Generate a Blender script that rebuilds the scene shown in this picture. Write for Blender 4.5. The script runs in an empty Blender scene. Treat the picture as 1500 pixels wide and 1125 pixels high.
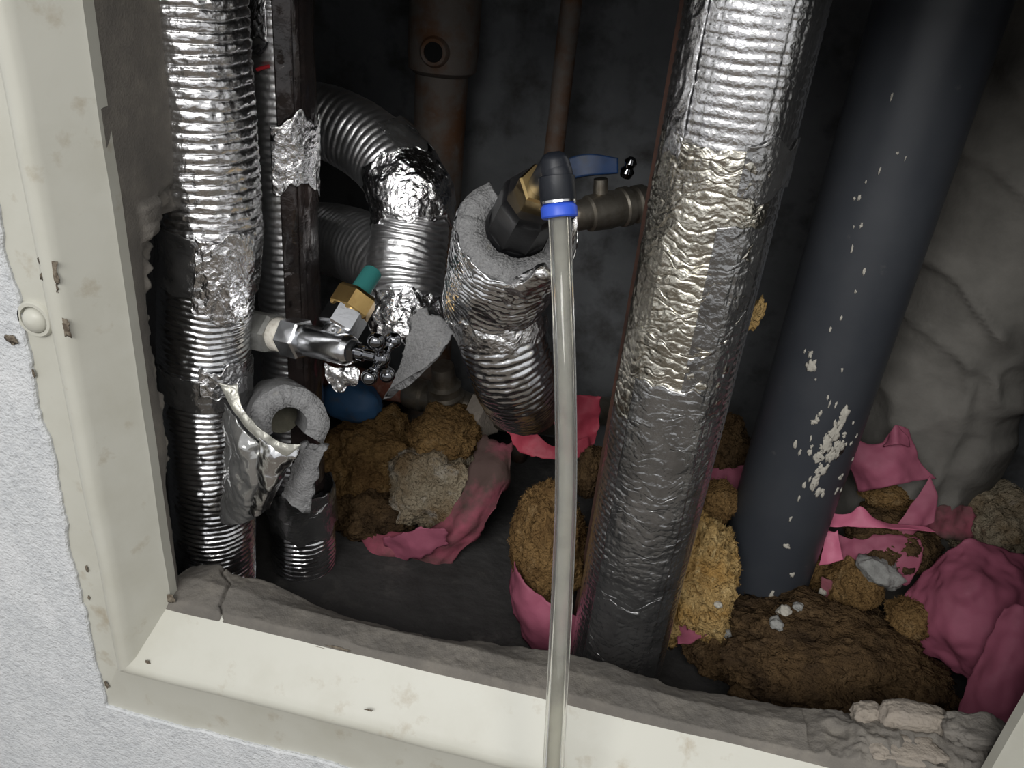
import bpy, math, random
import numpy as np
from mathutils import Vector, Matrix

# ------------------------------------------------------------------ camera, world, light, exposure
scene = bpy.context.scene
col = scene.collection
W, H, F = 1500.0, 1125.0, 1200.0
RM = np.array([[0.97358982, 0.17994989, -0.1405023],
               [0.20914701, -0.45622596, 0.86493664],
               [0.09154446, -0.87147915, -0.48181294]])   # camera axes (right, down, forward) -> world
CAM = np.array([0.0, -0.5, 0.0])
cam_data = bpy.data.cameras.new('camera')
cam_data.sensor_width = 36.0
cam_data.lens = F / W * 36.0
cam_data.clip_start = 0.01
cam = bpy.data.objects.new('camera', cam_data)
col.objects.link(cam)
r_, u_, b_ = RM[:, 0], -RM[:, 1], -RM[:, 2]
cam.matrix_world = Matrix(((r_[0], u_[0], b_[0], CAM[0]), (r_[1], u_[1], b_[1], CAM[1]),
                           (r_[2], u_[2], b_[2], CAM[2]), (0, 0, 0, 1)))
scene.camera = cam

world = bpy.data.worlds.new('room_air')
scene.world = world
world.use_nodes = True
bg = world.node_tree.nodes['Background']
bg.inputs[0].default_value = (0.985, 0.99, 1.0, 1)
bg.inputs[1].default_value = 0.55

def area(name, loc, target, sx, sy, power, color):
    l = bpy.data.lights.new(name, 'AREA')
    l.shape = 'RECTANGLE'; l.size = sx; l.size_y = sy; l.energy = power; l.color = color
    o = bpy.data.objects.new(name, l)
    col.objects.link(o)
    o.location = loc
    o.rotation_euler = (Vector(target) - Vector(loc)).to_track_quat('-Z', 'Y').to_euler()
    return o
area('room_window', (-0.45, -2.2, 1.20), (0.0, 0.15, -0.35), 1.3, 1.1, 34, (1.0, 0.99, 0.97))
area('room_fill', (0.75, -1.7, 1.1), (0.05, 0.15, -0.35), 0.5, 0.5, 7, (1.0, 0.96, 0.9))  # added fill light, stands for no known lamp; lifts the dark left jamb

vs = scene.view_settings
vs.view_transform = 'Standard'; vs.look = 'None'; vs.gamma = 1.0; vs.use_curve_mapping = False
vs.exposure = 0.34

# ------------------------------------------------------------------ helpers
rng = np.random.default_rng(7)
FLOOR = -0.72

def ray(px, py):
    return RM @ np.array([(px - W / 2) / F, (py - H / 2) / F, 1.0])
def P(px, py, y):                       # world point seen near a pixel at wall depth y
    d = ray(px, py); t = (y - CAM[1]) / d[1]
    return CAM + d * t
def PX(px, py, x):
    d = ray(px, py); t = (x - CAM[0]) / d[0]
    return CAM + d * t
def PZ(px, py, z):
    d = ray(px, py); t = (z - CAM[2]) / d[2]
    return CAM + d * t
def WP(px, py, y, wpx):                 # world length of wpx pixels there
    d = ray(px, py); t = (y - CAM[1]) / d[1]
    return wpx * t / F

_perm = rng.permutation(1024)
_val = rng.uniform(-1, 1, 1024)
def vnoise(p):
    p = np.asarray(p, float)
    i = np.floor(p).astype(int); f = p - i
    f = f * f * (3 - 2 * f)
    out = 0
    for dx in (0, 1):
        for dy in (0, 1):
            for dz in (0, 1):
                h = _perm[(_perm[(_perm[(i[..., 0] + dx) & 1023] + i[..., 1] + dy) & 1023] + i[..., 2] + dz) & 1023]
                w = (f[..., 0] if dx else 1 - f[..., 0]) * (f[..., 1] if dy else 1 - f[..., 1]) * (f[..., 2] if dz else 1 - f[..., 2])
                out = out + w * _val[h]
    return out
def fbm(p, octv=4, gain=0.5):
    p = np.asarray(p, float); a = 1.0; s = 0
    for k in range(octv):
        s = s + a * vnoise(p + 17.3 * k); p = p * 2.03; a *= gain
    return s
def ridge(p, octv=3):
    p = np.asarray(p, float); a = 1.0; s = 0
    for k in range(octv):
        s = s + a * (1 - 2 * np.abs(vnoise(p + 31.7 * k))); p = p * 2.1; a *= 0.5
    return s

def norm(v):
    return v / (np.linalg.norm(v, axis=-1, keepdims=True) + 1e-12)

# ------------------------------------------------------------------ materials
MATS = {}
def mat(name, base=(0.5, 0.5, 0.5), rough=0.5, metal=0.0, noise=None, bump=None, spec=0.5, trans=0.0, ior=1.45,
        alpha=1.0, coat=0.0, second=None):
    """noise = (scale, colour2, lo, hi[, detail]); second = another such layer; bump = list of (kind, scale, strength, distance)"""
    if name in MATS: return MATS[name]
    m = bpy.data.materials.new(name); m.use_nodes = True
    nt = m.node_tree; n = nt.nodes; lk = nt.links
    b = n['Principled BSDF']
    b.inputs['Base Color'].default_value = (*base, 1)
    b.inputs['Roughness'].default_value = rough
    b.inputs['Metallic'].default_value = metal
    b.inputs['Specular IOR Level'].default_value = spec
    b.inputs['IOR'].default_value = ior
    b.inputs['Transmission Weight'].default_value = trans
    b.inputs['Alpha'].default_value = alpha
    b.inputs['Coat Weight'].default_value = coat
    tc = n.new('ShaderNodeTexCoord')
    cur = None
    for layer in (noise, second):
        if not layer: continue
        t = n.new('ShaderNodeTexNoise'); t.inputs['Scale'].default_value = layer[0]
        t.inputs['Detail'].default_value = layer[4] if len(layer) > 4 else 6
        t.inputs['Roughness'].default_value = 0.62
        lk.new(tc.outputs['Object'], t.inputs['Vector'])
        rp = n.new('ShaderNodeMapRange'); rp.inputs['From Min'].default_value = layer[2]; rp.inputs['From Max'].default_value = layer[3]
        lk.new(t.outputs['Fac'], rp.inputs['Value'])
        mx = n.new('ShaderNodeMix'); mx.data_type = 'RGBA'
        lk.new(rp.outputs['Result'], mx.inputs['Factor'])
        if cur is None: mx.inputs[6].default_value = (*base, 1)
        else: lk.new(cur, mx.inputs[6])
        mx.inputs[7].default_value = (*layer[1], 1)
        cur = mx.outputs[2]
    if cur is not None: lk.new(cur, b.inputs['Base Color'])
    last = None
    for (kind, sc, st, di) in (bump or []):
        if kind == 'voronoi':
            t = n.new('ShaderNodeTexVoronoi'); t.inputs['Scale'].default_value = sc; out = t.outputs['Distance']
        else:
            t = n.new('ShaderNodeTexNoise'); t.inputs['Scale'].default_value = sc; t.inputs['Detail'].default_value = 5; out = t.outputs['Fac']
        lk.new(tc.outputs['Object'], t.inputs['Vector'])
        bp = n.new('ShaderNodeBump'); bp.inputs['Strength'].default_value = st; bp.inputs['Distance'].default_value = di
        lk.new(out, bp.inputs['Height'])
        if last is not None: lk.new(last.outputs['Normal'], bp.inputs['Normal'])
        last = bp
    if last is not None: lk.new(last.outputs['Normal'], b.inputs['Normal'])
    MATS[name] = m
    return m

mat('wallpaper', (0.61, 0.625, 0.635), 0.95, noise=(160, (0.51, 0.525, 0.54), 0.42, 0.66), second=(26, (0.66, 0.67, 0.68), 0.5, 0.75),
    bump=[('noise', 420, 0.55, 0.004), ('noise', 130, 0.35, 0.006)], spec=0.15)
mat('cream_paint', (0.51, 0.505, 0.445), 0.38, noise=(14, (0.45, 0.44, 0.375), 0.45, 0.8), bump=[('noise', 60, 0.08, 0.002)],
    second=(30, (0.34, 0.29, 0.21), 0.60, 0.78))
mat('chipped_dirt', (0.09, 0.07, 0.05), 0.9, noise=(300, (0.2, 0.17, 0.13), 0.4, 0.6))
mat('mortar', (0.165, 0.152, 0.135), 0.95, noise=(40, (0.23, 0.21, 0.18), 0.45, 0.75), second=(7, (0.11, 0.103, 0.094), 0.45, 0.7),
    bump=[('noise', 600, 0.4, 0.0015), ('noise', 150, 0.2, 0.002)], spec=0.2)
mat('mortar_smooth', (0.16, 0.155, 0.14), 0.9, noise=(60, (0.20, 0.19, 0.17), 0.4, 0.7), bump=[('noise', 300, 0.2, 0.001)], spec=0.2)
mat('mortar_pale', (0.28, 0.245, 0.205), 0.95, noise=(60, (0.25, 0.22, 0.19), 0.4, 0.7), bump=[('noise', 260, 0.6, 0.003)], spec=0.2)
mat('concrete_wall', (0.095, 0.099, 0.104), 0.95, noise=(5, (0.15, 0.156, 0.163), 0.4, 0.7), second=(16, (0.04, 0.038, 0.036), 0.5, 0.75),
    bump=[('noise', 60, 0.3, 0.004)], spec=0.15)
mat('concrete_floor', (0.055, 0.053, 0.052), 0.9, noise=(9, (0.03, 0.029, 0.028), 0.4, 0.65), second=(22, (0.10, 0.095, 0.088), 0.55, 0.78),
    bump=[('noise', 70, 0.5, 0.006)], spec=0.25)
mat('foil', (0.80, 0.81, 0.83), 0.20, 1.0, noise=(30, (0.62, 0.62, 0.63), 0.45, 0.75),
    bump=[('noise', 260, 0.18, 0.002)])
mat('foil_scrim', (0.80, 0.80, 0.81), 0.26, 1.0, noise=(30, (0.66, 0.66, 0.66), 0.45, 0.75),
    bump=[('noise', 330, 0.35, 0.002)])
mat('foil_warm', (0.74, 0.71, 0.62), 0.24, 1.0, noise=(24, (0.50, 0.48, 0.43), 0.42, 0.72),
    bump=[('noise', 190, 0.5, 0.003)])
mat('foil_crumpled', (0.84, 0.84, 0.85), 0.16, 1.0, bump=[('noise', 120, 0.7, 0.005), ('noise', 300, 0.3, 0.002)])
mat('foil_dusty', (0.46, 0.455, 0.44), 0.42, 0.85, noise=(40, (0.28, 0.275, 0.265), 0.45, 0.7), bump=[('noise', 160, 0.4, 0.003)])
mat('dark_film', (0.028, 0.024, 0.024), 0.14, 0.35, noise=(18, (0.055, 0.04, 0.036), 0.4, 0.7), bump=[('noise', 40, 0.5, 0.006), ('noise', 150, 0.2, 0.003)], coat=0.5)
mat('tape_grey', (0.40, 0.40, 0.40), 0.15, 0.9, noise=(30, (0.22, 0.22, 0.22), 0.4, 0.7), bump=[('noise', 60, 0.55, 0.005), ('noise', 190, 0.3, 0.003)])
mat('foil_bend', (0.82, 0.82, 0.83), 0.36, 1.0, noise=(26, (0.58, 0.58, 0.57), 0.48, 0.72), bump=[('noise', 260, 0.2, 0.002)])
mat('film_grey', (0.50, 0.50, 0.49), 0.17, 0.8, noise=(30, (0.30, 0.30, 0.29), 0.4, 0.7), bump=[('noise', 50, 0.4, 0.004)])
mat('clear_film', (0.80, 0.80, 0.78), 0.12, 0.35, noise=(40, (0.45, 0.45, 0.44), 0.4, 0.6), bump=[('noise', 90, 0.5, 0.004)], alpha=0.55)
mat('film_edge', (0.36, 0.355, 0.315), 0.25, 0.4, bump=[('noise', 150, 0.4, 0.003)])
mat('foam', (0.29, 0.29, 0.29), 0.97, noise=(420, (0.20, 0.20, 0.203), 0.35, 0.65), second=(36, (0.40, 0.36, 0.27), 0.62, 0.8),
    bump=[('noise', 520, 0.8, 0.003), ('noise', 120, 0.4, 0.004)], spec=0.15)
mat('foam_inner', (0.17, 0.165, 0.13), 0.97, noise=(90, (0.24, 0.23, 0.18), 0.4, 0.7), bump=[('noise', 300, 0.5, 0.003)], spec=0.1)
mat('chrome', (0.62, 0.63, 0.65), 0.20, 1.0, bump=[('noise', 260, 0.06, 0.002)])
mat('chrome_dark', (0.20, 0.205, 0.22), 0.10, 1.0)
mat('zinc', (0.36, 0.36, 0.34), 0.5, 0.8, noise=(60, (0.24, 0.24, 0.225), 0.4, 0.7), bump=[('noise', 220, 0.2, 0.002)])
mat('brass', (0.56, 0.38, 0.15), 0.30, 1.0, noise=(50, (0.38, 0.24, 0.09), 0.45, 0.7), bump=[('noise', 150, 0.1, 0.002)])
mat('brass_bright', (0.78, 0.57, 0.27), 0.22, 1.0)
mat('white_tape', (0.66, 0.63, 0.56), 0.85, noise=(180, (0.48, 0.44, 0.37), 0.45, 0.7), bump=[('noise', 300, 0.5, 0.002)])
mat('teal_plastic', (0.03, 0.17, 0.16), 0.5)
mat('black_plastic', (0.006, 0.006, 0.007), 0.3, noise=(120, (0.014, 0.014, 0.015), 0.5, 0.75), bump=[('noise', 400, 0.1, 0.001)], spec=0.35)
mat('elbow_plastic', (0.011, 0.013, 0.018), 0.42, noise=(200, (0.04, 0.044, 0.05), 0.6, 0.8), spec=0.4)
mat('blue_plastic', (0.035, 0.10, 0.62), 0.38)
mat('blue_handle', (0.009, 0.038, 0.12), 0.5, noise=(40, (0.012, 0.025, 0.055), 0.45, 0.7))
mat('blue_paint', (0.035, 0.10, 0.21), 0.6, noise=(40, (0.10, 0.10, 0.11), 0.55, 0.75))
mat('hose_clear', (0.95, 0.95, 0.91), 0.06, 0.0, trans=0.95, ior=1.38)
mat('hose_water', (0.62, 0.61, 0.55), 0.25, noise=(60, (0.42, 0.41, 0.36), 0.45, 0.7), second=(200, (0.62, 0.56, 0.42), 0.66, 0.74), trans=0.72, ior=1.2)
mat('rusty_steel', (0.15, 0.13, 0.115), 0.75, 0.3, noise=(18, (0.13, 0.062, 0.03), 0.42, 0.62), second=(40, (0.17, 0.16, 0.15), 0.56, 0.75), bump=[('noise', 120, 0.3, 0.003)])
mat('rust_brown', (0.075, 0.035, 0.024), 0.85, 0.1, noise=(40, (0.045, 0.024, 0.018), 0.4, 0.7), bump=[('noise', 160, 0.3, 0.002)])
mat('rust_red', (0.16, 0.055, 0.035), 0.9, noise=(60, (0.28, 0.17, 0.13), 0.5, 0.7), bump=[('noise', 160, 0.5, 0.003)])
mat('old_nickel', (0.36, 0.33, 0.28), 0.42, 0.9, noise=(45, (0.20, 0.17, 0.13), 0.42, 0.7), bump=[('noise', 160, 0.2, 0.002)])
mat('hole_shade', (0.004, 0.004, 0.004), 0.9)
mat('drain_grey', (0.034, 0.038, 0.046), 0.44, noise=(10, (0.045, 0.049, 0.056), 0.4, 0.7), second=(60, (0.10, 0.10, 0.10), 0.66, 0.8), spec=0.45)
mat('plaster_fleck', (0.42, 0.40, 0.35), 0.95, bump=[('noise', 300, 0.4, 0.002)])
mat('cloth_wrap', (0.165, 0.157, 0.142), 0.9, noise=(9, (0.09, 0.086, 0.078), 0.4, 0.7), bump=[('noise', 30, 0.4, 0.008), ('noise', 320, 0.25, 0.001)], spec=0.2)
mat('wool', (0.25, 0.155, 0.065), 1.0, noise=(20, (0.13, 0.075, 0.032), 0.40, 0.62), second=(60, (0.34, 0.235, 0.12), 0.55, 0.75),
    bump=[('noise', 150, 1.0, 0.010), ('noise', 420, 0.7, 0.005)], spec=0.05)
mat('wool_brown', (0.115, 0.073, 0.037), 1.0, noise=(18, (0.05, 0.033, 0.02), 0.40, 0.62), second=(50, (0.18, 0.12, 0.065), 0.56, 0.75),
    bump=[('noise', 110, 1.0, 0.010), ('noise', 380, 0.7, 0.005)], spec=0.05)
mat('wool_bright', (0.46, 0.32, 0.14), 1.0, noise=(24, (0.40, 0.24, 0.08), 0.42, 0.65), second=(70, (0.70, 0.54, 0.28), 0.55, 0.75),
    bump=[('noise', 150, 1.0, 0.010), ('noise', 420, 0.7, 0.005)], spec=0.05)
mat('wool_grey', (0.33, 0.28, 0.20), 1.0, noise=(18, (0.20, 0.14, 0.08), 0.42, 0.62), second=(30, (0.44, 0.41, 0.36), 0.55, 0.72),
    bump=[('noise', 150, 1.0, 0.010), ('noise', 420, 0.7, 0.005)], spec=0.05)
mat('pink_film', (0.33, 0.092, 0.145), 0.65, noise=(14, (0.24, 0.07, 0.105), 0.4, 0.7), bump=[('noise', 40, 0.25, 0.006)], spec=0.35)
mat('pink_bright', (0.60, 0.16, 0.26), 0.5, noise=(20, (0.46, 0.12, 0.19), 0.4, 0.7), bump=[('noise', 60, 0.25, 0.005)], spec=0.35)
mat('pink_dusty', (0.34, 0.085, 0.125), 0.8, noise=(13, (0.095, 0.062, 0.055), 0.36, 0.58), bump=[('noise', 60, 0.35, 0.006)], spec=0.2)
mat('pink_red', (0.52, 0.075, 0.115), 0.5, noise=(22, (0.36, 0.05, 0.075), 0.4, 0.7), bump=[('noise', 60, 0.3, 0.005)], spec=0.35)
mat('stone_grey', (0.30, 0.30, 0.285), 0.95, noise=(60, (0.20, 0.20, 0.19), 0.4, 0.7), bump=[('noise', 200, 0.6, 0.004)], spec=0.2)
mat('unseen_floor', (0.10, 0.08, 0.06), 0.6, noise=(6, (0.07, 0.055, 0.04), 0.4, 0.7))
mat('ink_black', (0.01, 0.01, 0.012), 0.6)
mat('ink_red', (0.45, 0.02, 0.03), 0.6)

# ------------------------------------------------------------------ object helpers
def mesh_obj(name, verts, faces, material, parent=None, smooth=True, auto=None):
    verts = np.asarray(verts, float).reshape(-1, 3)
    origin = np.array(parent['_o']) if parent is not None and '_o' in parent else None
    if origin is None:
        origin = (verts.min(0) + verts.max(0)) / 2; origin = np.array([origin[0], origin[1], verts[:, 2].min()])
    me = bpy.data.meshes.new(name)
    me.from_pydata((verts - origin).tolist(), [], faces if isinstance(faces, list) else faces.tolist())
    me.materials.append(MATS[material])
    if smooth:
        me.polygons.foreach_set('use_smooth', [True] * len(me.polygons))
    me.update()
    if auto is not None:
        me.set_sharp_from_angle(angle=math.radians(auto))
    o = bpy.data.objects.new(name, me)
    col.objects.link(o)
    if parent is None:
        o.location = origin
        o['_o'] = tuple(origin)
    else:
        o.parent = parent
        o['_o'] = tuple(origin)
    return o

def thing(name, label, cat, loc, group=None):
    o = bpy.data.objects.new(name, None)
    o.empty_display_size = 0.02
    col.objects.link(o)
    o.location = tuple(loc); o['_o'] = tuple(float(v) for v in loc)
    return tag(o, label, cat, group)
def tag(o, label, cat, group=None, kind=None):
    o['label'] = label; o['category'] = cat
    if group: o['group'] = group
    if kind: o['kind'] = kind
    return o
def struct(o, label=None):
    o['kind'] = 'structure'
    if label: o['label'] = label
    return o

def crom(pts, n):
    pts = np.asarray(pts, float); m = len(pts)
    if m == 2:
        t = np.linspace(0, 1, n)[:, None]; return pts[0] * (1 - t) + pts[1] * t
    e = np.vstack([2 * pts[0] - pts[1], pts, 2 * pts[-1] - pts[-2]])
    dense = []
    for k in range(m - 1):
        p0, p1, p2, p3 = e[k:k + 4]
        t = np.linspace(0, 1, 24, endpoint=(k == m - 2))[:, None]
        dense.append(0.5 * (2 * p1 + (p2 - p0) * t + (2 * p0 - 5 * p1 + 4 * p2 - p3) * t ** 2 + (3 * p1 - p0 - 3 * p2 + p3) * t ** 3))
    d = np.vstack(dense)
    L = np.concatenate([[0], np.cumsum(np.linalg.norm(np.diff(d[:, :3], axis=0), axis=1))])
    s = np.linspace(0, L[-1], n)
    return np.stack([np.interp(s, L, d[:, c]) for c in range(d.shape[1])], 1)

def grid_faces(ns, nt, closed):
    i = np.arange(ns - 1)[:, None]; j = np.arange(nt if closed else nt - 1)[None, :]
    a = i * nt + j; b = i * nt + (j + 1) % nt; c = b + nt; d = a + nt
    return np.stack([a, b, c, d], -1).reshape(-1, 4)

def frames(path, ref):
    tg = norm(np.gradient(path, axis=0))
    ref = np.asarray(ref, float)
    u = norm(ref - (tg @ ref)[:, None] * tg)
    v = np.cross(u, tg)
    return tg, u, v

CAMREF = (0.0, -1.0, 0.45)
def sweep(name, pts, material, parent=None, ns=60, nt=48, disp=None, th=(0, 360), thick=None, ref=CAMREF, caps=True, auto=None, edge=None):
    """pts: (x,y,z,r) control points. theta 0 faces the room, +90 is to the right for a downward path. thick: shell wall."""
    c = crom(np.asarray(pts, float), ns)
    path, rad = c[:, :3], c[:, 3]
    tg, u, v = frames(path, ref)
    s = np.concatenate([[0], np.cumsum(np.linalg.norm(np.diff(path, axis=0), axis=1))])
    closed = abs(th[1] - th[0]) >= 359.9
    T = np.radians(np.linspace(th[0], th[1], nt, endpoint=not closed))
    S, TT = np.meshgrid(s, T, indexing='ij')
    R0 = np.repeat(rad[:, None], nt, 1)
    dirs = np.cos(TT)[..., None] * u[:, None, :] + np.sin(TT)[..., None] * v[:, None, :]
    base = path[:, None, :] + dirs * R0[..., None]
    sh = np.zeros_like(base)
    if edge is not None:                                   # ragged ends: slide along the tangent
        sh = tg[:, None, :] * edge(S / s[-1], TT, base)[..., None]
    dr = disp(S, TT, base) if disp is not None else 0
    V = path[:, None, :] + dirs * (R0 + dr)[..., None] + sh
    faces = grid_faces(ns, nt, closed)[:, ::-1]
    V = V.reshape(-1, 3)
    if thick is not None:
        Vi = (path[:, None, :] + dirs * (R0 - thick)[..., None] + sh).reshape(-1, 3)
        if disp is not None and not closed and thick < 0.004:
            Vi = (path[:, None, :] + dirs * (R0 + dr - thick)[..., None] + sh).reshape(-1, 3)
        N = len(V); V = np.vstack([V, Vi])
        fl = [faces, faces[:, ::-1] + N]
        jn = nt if closed else nt - 1
        for row in (0, ns - 1):
            j = np.arange(jn); a = row * nt + j; b = row * nt + (j + 1) % nt
            q = np.stack([a, a + N, b + N, b], -1)
            fl.append(q[:, ::-1] if row == 0 else q)
        if not closed:
            for cc in (0, nt - 1):
                i = np.arange(ns - 1); a = i * nt + cc; d = a + nt
                q = np.stack([a, d, d + N, a + N], -1)
                fl.append(q[:, ::-1] if cc == 0 else q)
        faces = np.vstack(fl).tolist()
    elif caps and closed:
        faces = faces.tolist()
        faces.append(list(range(nt))); faces.append(list(range((ns - 1) * nt, ns * nt))[::-1])
    else:
        faces = faces.tolist()
    return mesh_obj(name, V, faces, material, parent, auto=auto)

def lathe(name, A, B, prof, material, parent=None, n=32, auto=30, rot=0.0, hole=False):
    """prof: [(s 0..1 along A->B, radius)] ; n=6 gives a hexagon"""
    A = np.asarray(A, float); B = np.asarray(B, float); L = np.linalg.norm(B - A); t = (B - A) / L
    ref = np.array([0, 0, 1.0]) if abs(t[2]) < 0.9 else np.array([1.0, 0, 0])
    u = norm(ref - (ref @ t) * t); v = np.cross(t, u)
    th = np.radians(np.arange(n) * 360.0 / n + rot)
    V = []
    for s, r in prof:
        V.append(A + t * L * s + r * (np.cos(th)[:, None] * u + np.sin(th)[:, None] * v))
    V = np.vstack(V)
    faces = grid_faces(len(prof), n, True)[:, ::-1].tolist()
    if hole:
        k = (len(prof) - 1) * n
        faces += [[k + j, k + (j + 1) % n, (j + 1) % n, j][::-1] for j in range(n)]
    else:
        faces.append(list(range(n))); faces.append(list(range((len(prof) - 1) * n, len(prof) * n))[::-1])
    o = mesh_obj(name, V, faces, material, parent, auto=auto)
    return o

def hexprism(name, A, B, r, material, parent=None, n=6, rot=0.0, ch=0.08):
    return lathe(name, A, B, [(0, r * 0.90), (ch, r), (1 - ch, r), (1, r * 0.90)], material, parent, n=n, auto=20, rot=rot)

_ico = {}
def ico(sub):
    if sub not in _ico:
        import bmesh
        bm = bmesh.new(); bmesh.ops.create_icosphere(bm, subdivisions=sub, radius=1.0)
        bm.verts.ensure_lookup_table()
        _ico[sub] = (np.array([v.co[:] for v in bm.verts]), [[v.index for v in f.verts] for f in bm.faces])
        bm.free()
    return _ico[sub]
def blob(name, c, r, material, parent=None, sub=5, amp=0.25, fine=0.06, freq=1.8, seed=0, rotz=0.0, floor=None, tilt=0.0, angular=False):
    v, f = ico(sub)
    sd = np.array([seed * 3.7, seed * 1.9, seed * 5.3])
    d = 1 + amp * fbm(v * freq + sd, 3)
    d = d + fine * ridge(v * freq * 4.0 + sd, 3)
    q = v * d[:, None]
    if angular:
        q = np.sign(q) * np.abs(q) ** 0.7
    q = q * np.array(r)
    ca, sa = math.cos(tilt), math.sin(tilt)
    q = np.stack([q[:, 0] * ca - q[:, 2] * sa, q[:, 1], q[:, 0] * sa + q[:, 2] * ca], 1)
    ca, sa = math.cos(rotz), math.sin(rotz)
    q = np.stack([q[:, 0] * ca - q[:, 1] * sa, q[:, 0] * sa + q[:, 1] * ca, q[:, 2]], 1) + np.asarray(c, float)
    if floor is not None:
        q[:, 2] = np.maximum(q[:, 2], floor)
    return mesh_obj(name, q, f, material, parent)

def sheet(name, rows, material, parent=None, nu=40, nv=30, thick=0.0012, wrinkle=0.003, wfreq=30, seed=0, world=False, ragged=0.0):
    """rows: list of rows of control points (px,py,y) or world points; lofted with splines"""
    rows = [[(p if world else P(*p)) for p in r] for r in rows]
    A = np.stack([crom(np.array(r), nu) for r in rows])           # k x nu x 3
    k = len(rows)
    G = np.stack([crom(A[:, j], nv) for j in range(nu)], 1)        # nv x nu x 3
    du = np.gradient(G, axis=1); dv = np.gradient(G, axis=0)
    N = norm(np.cross(du, dv))
    wv = fbm(G * wfreq + seed * 7.1, 3)
    G = G + N * (wrinkle * wv)[..., None]
    if ragged:
        e = ragged * fbm(G * 90 + seed, 3)
        m = np.zeros(G.shape[:2]); m[0] = 1; m[-1] = -1
        G = G - norm(dv) * (m * e)[..., None]
        m = np.zeros(G.shape[:2]); m[:, 0] = 1; m[:, -1] = -1
        G = G - norm(du) * (m * e)[..., None]
    V = np.vstack([(G + N * thick / 2).reshape(-1, 3), (G - N * thick / 2).reshape(-1, 3)])
    n0 = nv * nu
    f = grid_faces(nv, nu, False)
    fl = [f, f[:, ::-1] + n0]
    for row in (0, nv - 1):
        j = np.arange(nu - 1); a = row * nu + j; b = a + 1
        q = np.stack([a, a + n0, b + n0, b], -1); fl.append(q if row == 0 else q[:, ::-1])
    for cc in (0, nu - 1):
        i = np.arange(nv - 1); a = i * nu + cc; d = a + nu
        q = np.stack([a, d, d + n0, a + n0], -1); fl.append(q if cc == 0 else q[:, ::-1])
    return mesh_obj(name, V, np.vstack(fl).tolist(), material, parent)

def pts(L):                      # (px, py, y, radius in world) -> world x,y,z,r
    return [np.append(P(a, b, y), r) for a, b, y, r in L]
def ribs(pitch, amp, crumple=0.0006, wob=0.0016, sharp=0.6, seed=0.0):
    def f(S, T, B):
        w = wob * fbm(B * 28 + seed, 2)
        ph = (S + w) / pitch
        a = amp * (0.75 + 0.6 * vnoise(B * 45 + seed + 9))
        return a * (np.abs(np.sin(np.pi * ph)) ** sharp - 0.6) + crumple * fbm(B * 160 + seed, 3)
    return f
def scrim(pitch, nth, amp, crumple=0.0006, seed=0.0):
    def f(S, T, B):
        w = 0.0012 * fbm(B * 30 + seed, 2)
        a = np.abs(np.sin(np.pi * (S + w) / pitch)); b = np.abs(np.sin(T * nth / 2 + 18 * w))
        g = 1 - np.exp(-(a / 0.28) ** 2) - 0.7 * np.exp(-(b / 0.2) ** 2)
        puff = 0.35 * a * (0.6 + 0.6 * vnoise(B * 60 + seed))
        return amp * (g + puff - 0.8) * (0.9 + 0.3 * vnoise(B * 40)) + crumple * ridge(B * 130 + seed, 3)
    return f
def crumple(amp, freq=110, seed=0.0):
    return lambda S, T, B: amp * ridge(B * freq + seed, 3) + amp * 0.8 * fbm(B * freq * 0.4 + seed, 2)

def boxmesh(x0, x1, y0, y1, z0, z1):
    v = [(x, y, z) for z in (z0, z1) for y in (y0, y1) for x in (x0, x1)]
    f = [[0, 2, 3, 1], [4, 5, 7, 6], [0, 1, 5, 4], [2, 6, 7, 3], [0, 4, 6, 2], [1, 3, 7, 5]]
    return v, f

# ------------------------------------------------------------------ setting: wall with the hatch hole, shaft
XL, XR, ZB, ZT = -0.447, 0.40, -0.705, 0.115
def ring_wall():
    nper = 220
    inner, outer = [], []
    OX0, OX1, OZ0, OZ1 = -2.4, 2.4, -1.9, 2.1
    cs = [(XL, ZB, OX0, OZ0), (XR, ZB, OX1, OZ0), (XR, ZT, OX1, OZ1), (XL, ZT, OX0, OZ1)]
    for k in range(4):
        a, b = cs[k], cs[(k + 1) % 4]
        for i in range(nper):
            t = i / nper
            inner.append((a[0] + (b[0] - a[0]) * t, 0, a[1] + (b[1] - a[1]) * t))
            outer.append((a[2] + (b[2] - a[2]) * t, 0, a[3] + (b[3] - a[3]) * t))
    inner = np.array(inner); outer = np.array(outer)
    w = 0.0035 * fbm(inner * 22, 3) + 0.001 * fbm(inner * 150, 2)
    cx = np.array([(XL + XR) / 2, 0, (ZB + ZT) / 2])
    inner = inner + norm(inner - cx) * w[:, None]
    mid = inner * 0.85 + outer * 0.15
    n = len(inner)
    Y = lambda A, y: np.column_stack([A[:, 0], np.full(n, y), A[:, 2]])
    V = np.vstack([Y(inner, 0.0), Y(inner, -0.0285), Y(inner + norm(inner - cx) * 0.0015, -0.030), Y(mid, -0.030), Y(outer, -0.030), Y(outer, 0.0)])
    f = grid_faces(6, n, True)
    back = [[5 * n + j, 5 * n + (j + 1) % n, (j + 1) % n, j] for j in range(n)]
    return V, f.tolist() + back
V, fcs = ring_wall()
struct(mesh_obj('wall_front', V, fcs, 'wallpaper', smooth=False), 'pale grey textured wallpapered wall around the hatch')
SX0, SX1, SY1, SZ1 = -0.52, 0.60, 0.64, 0.5
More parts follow.
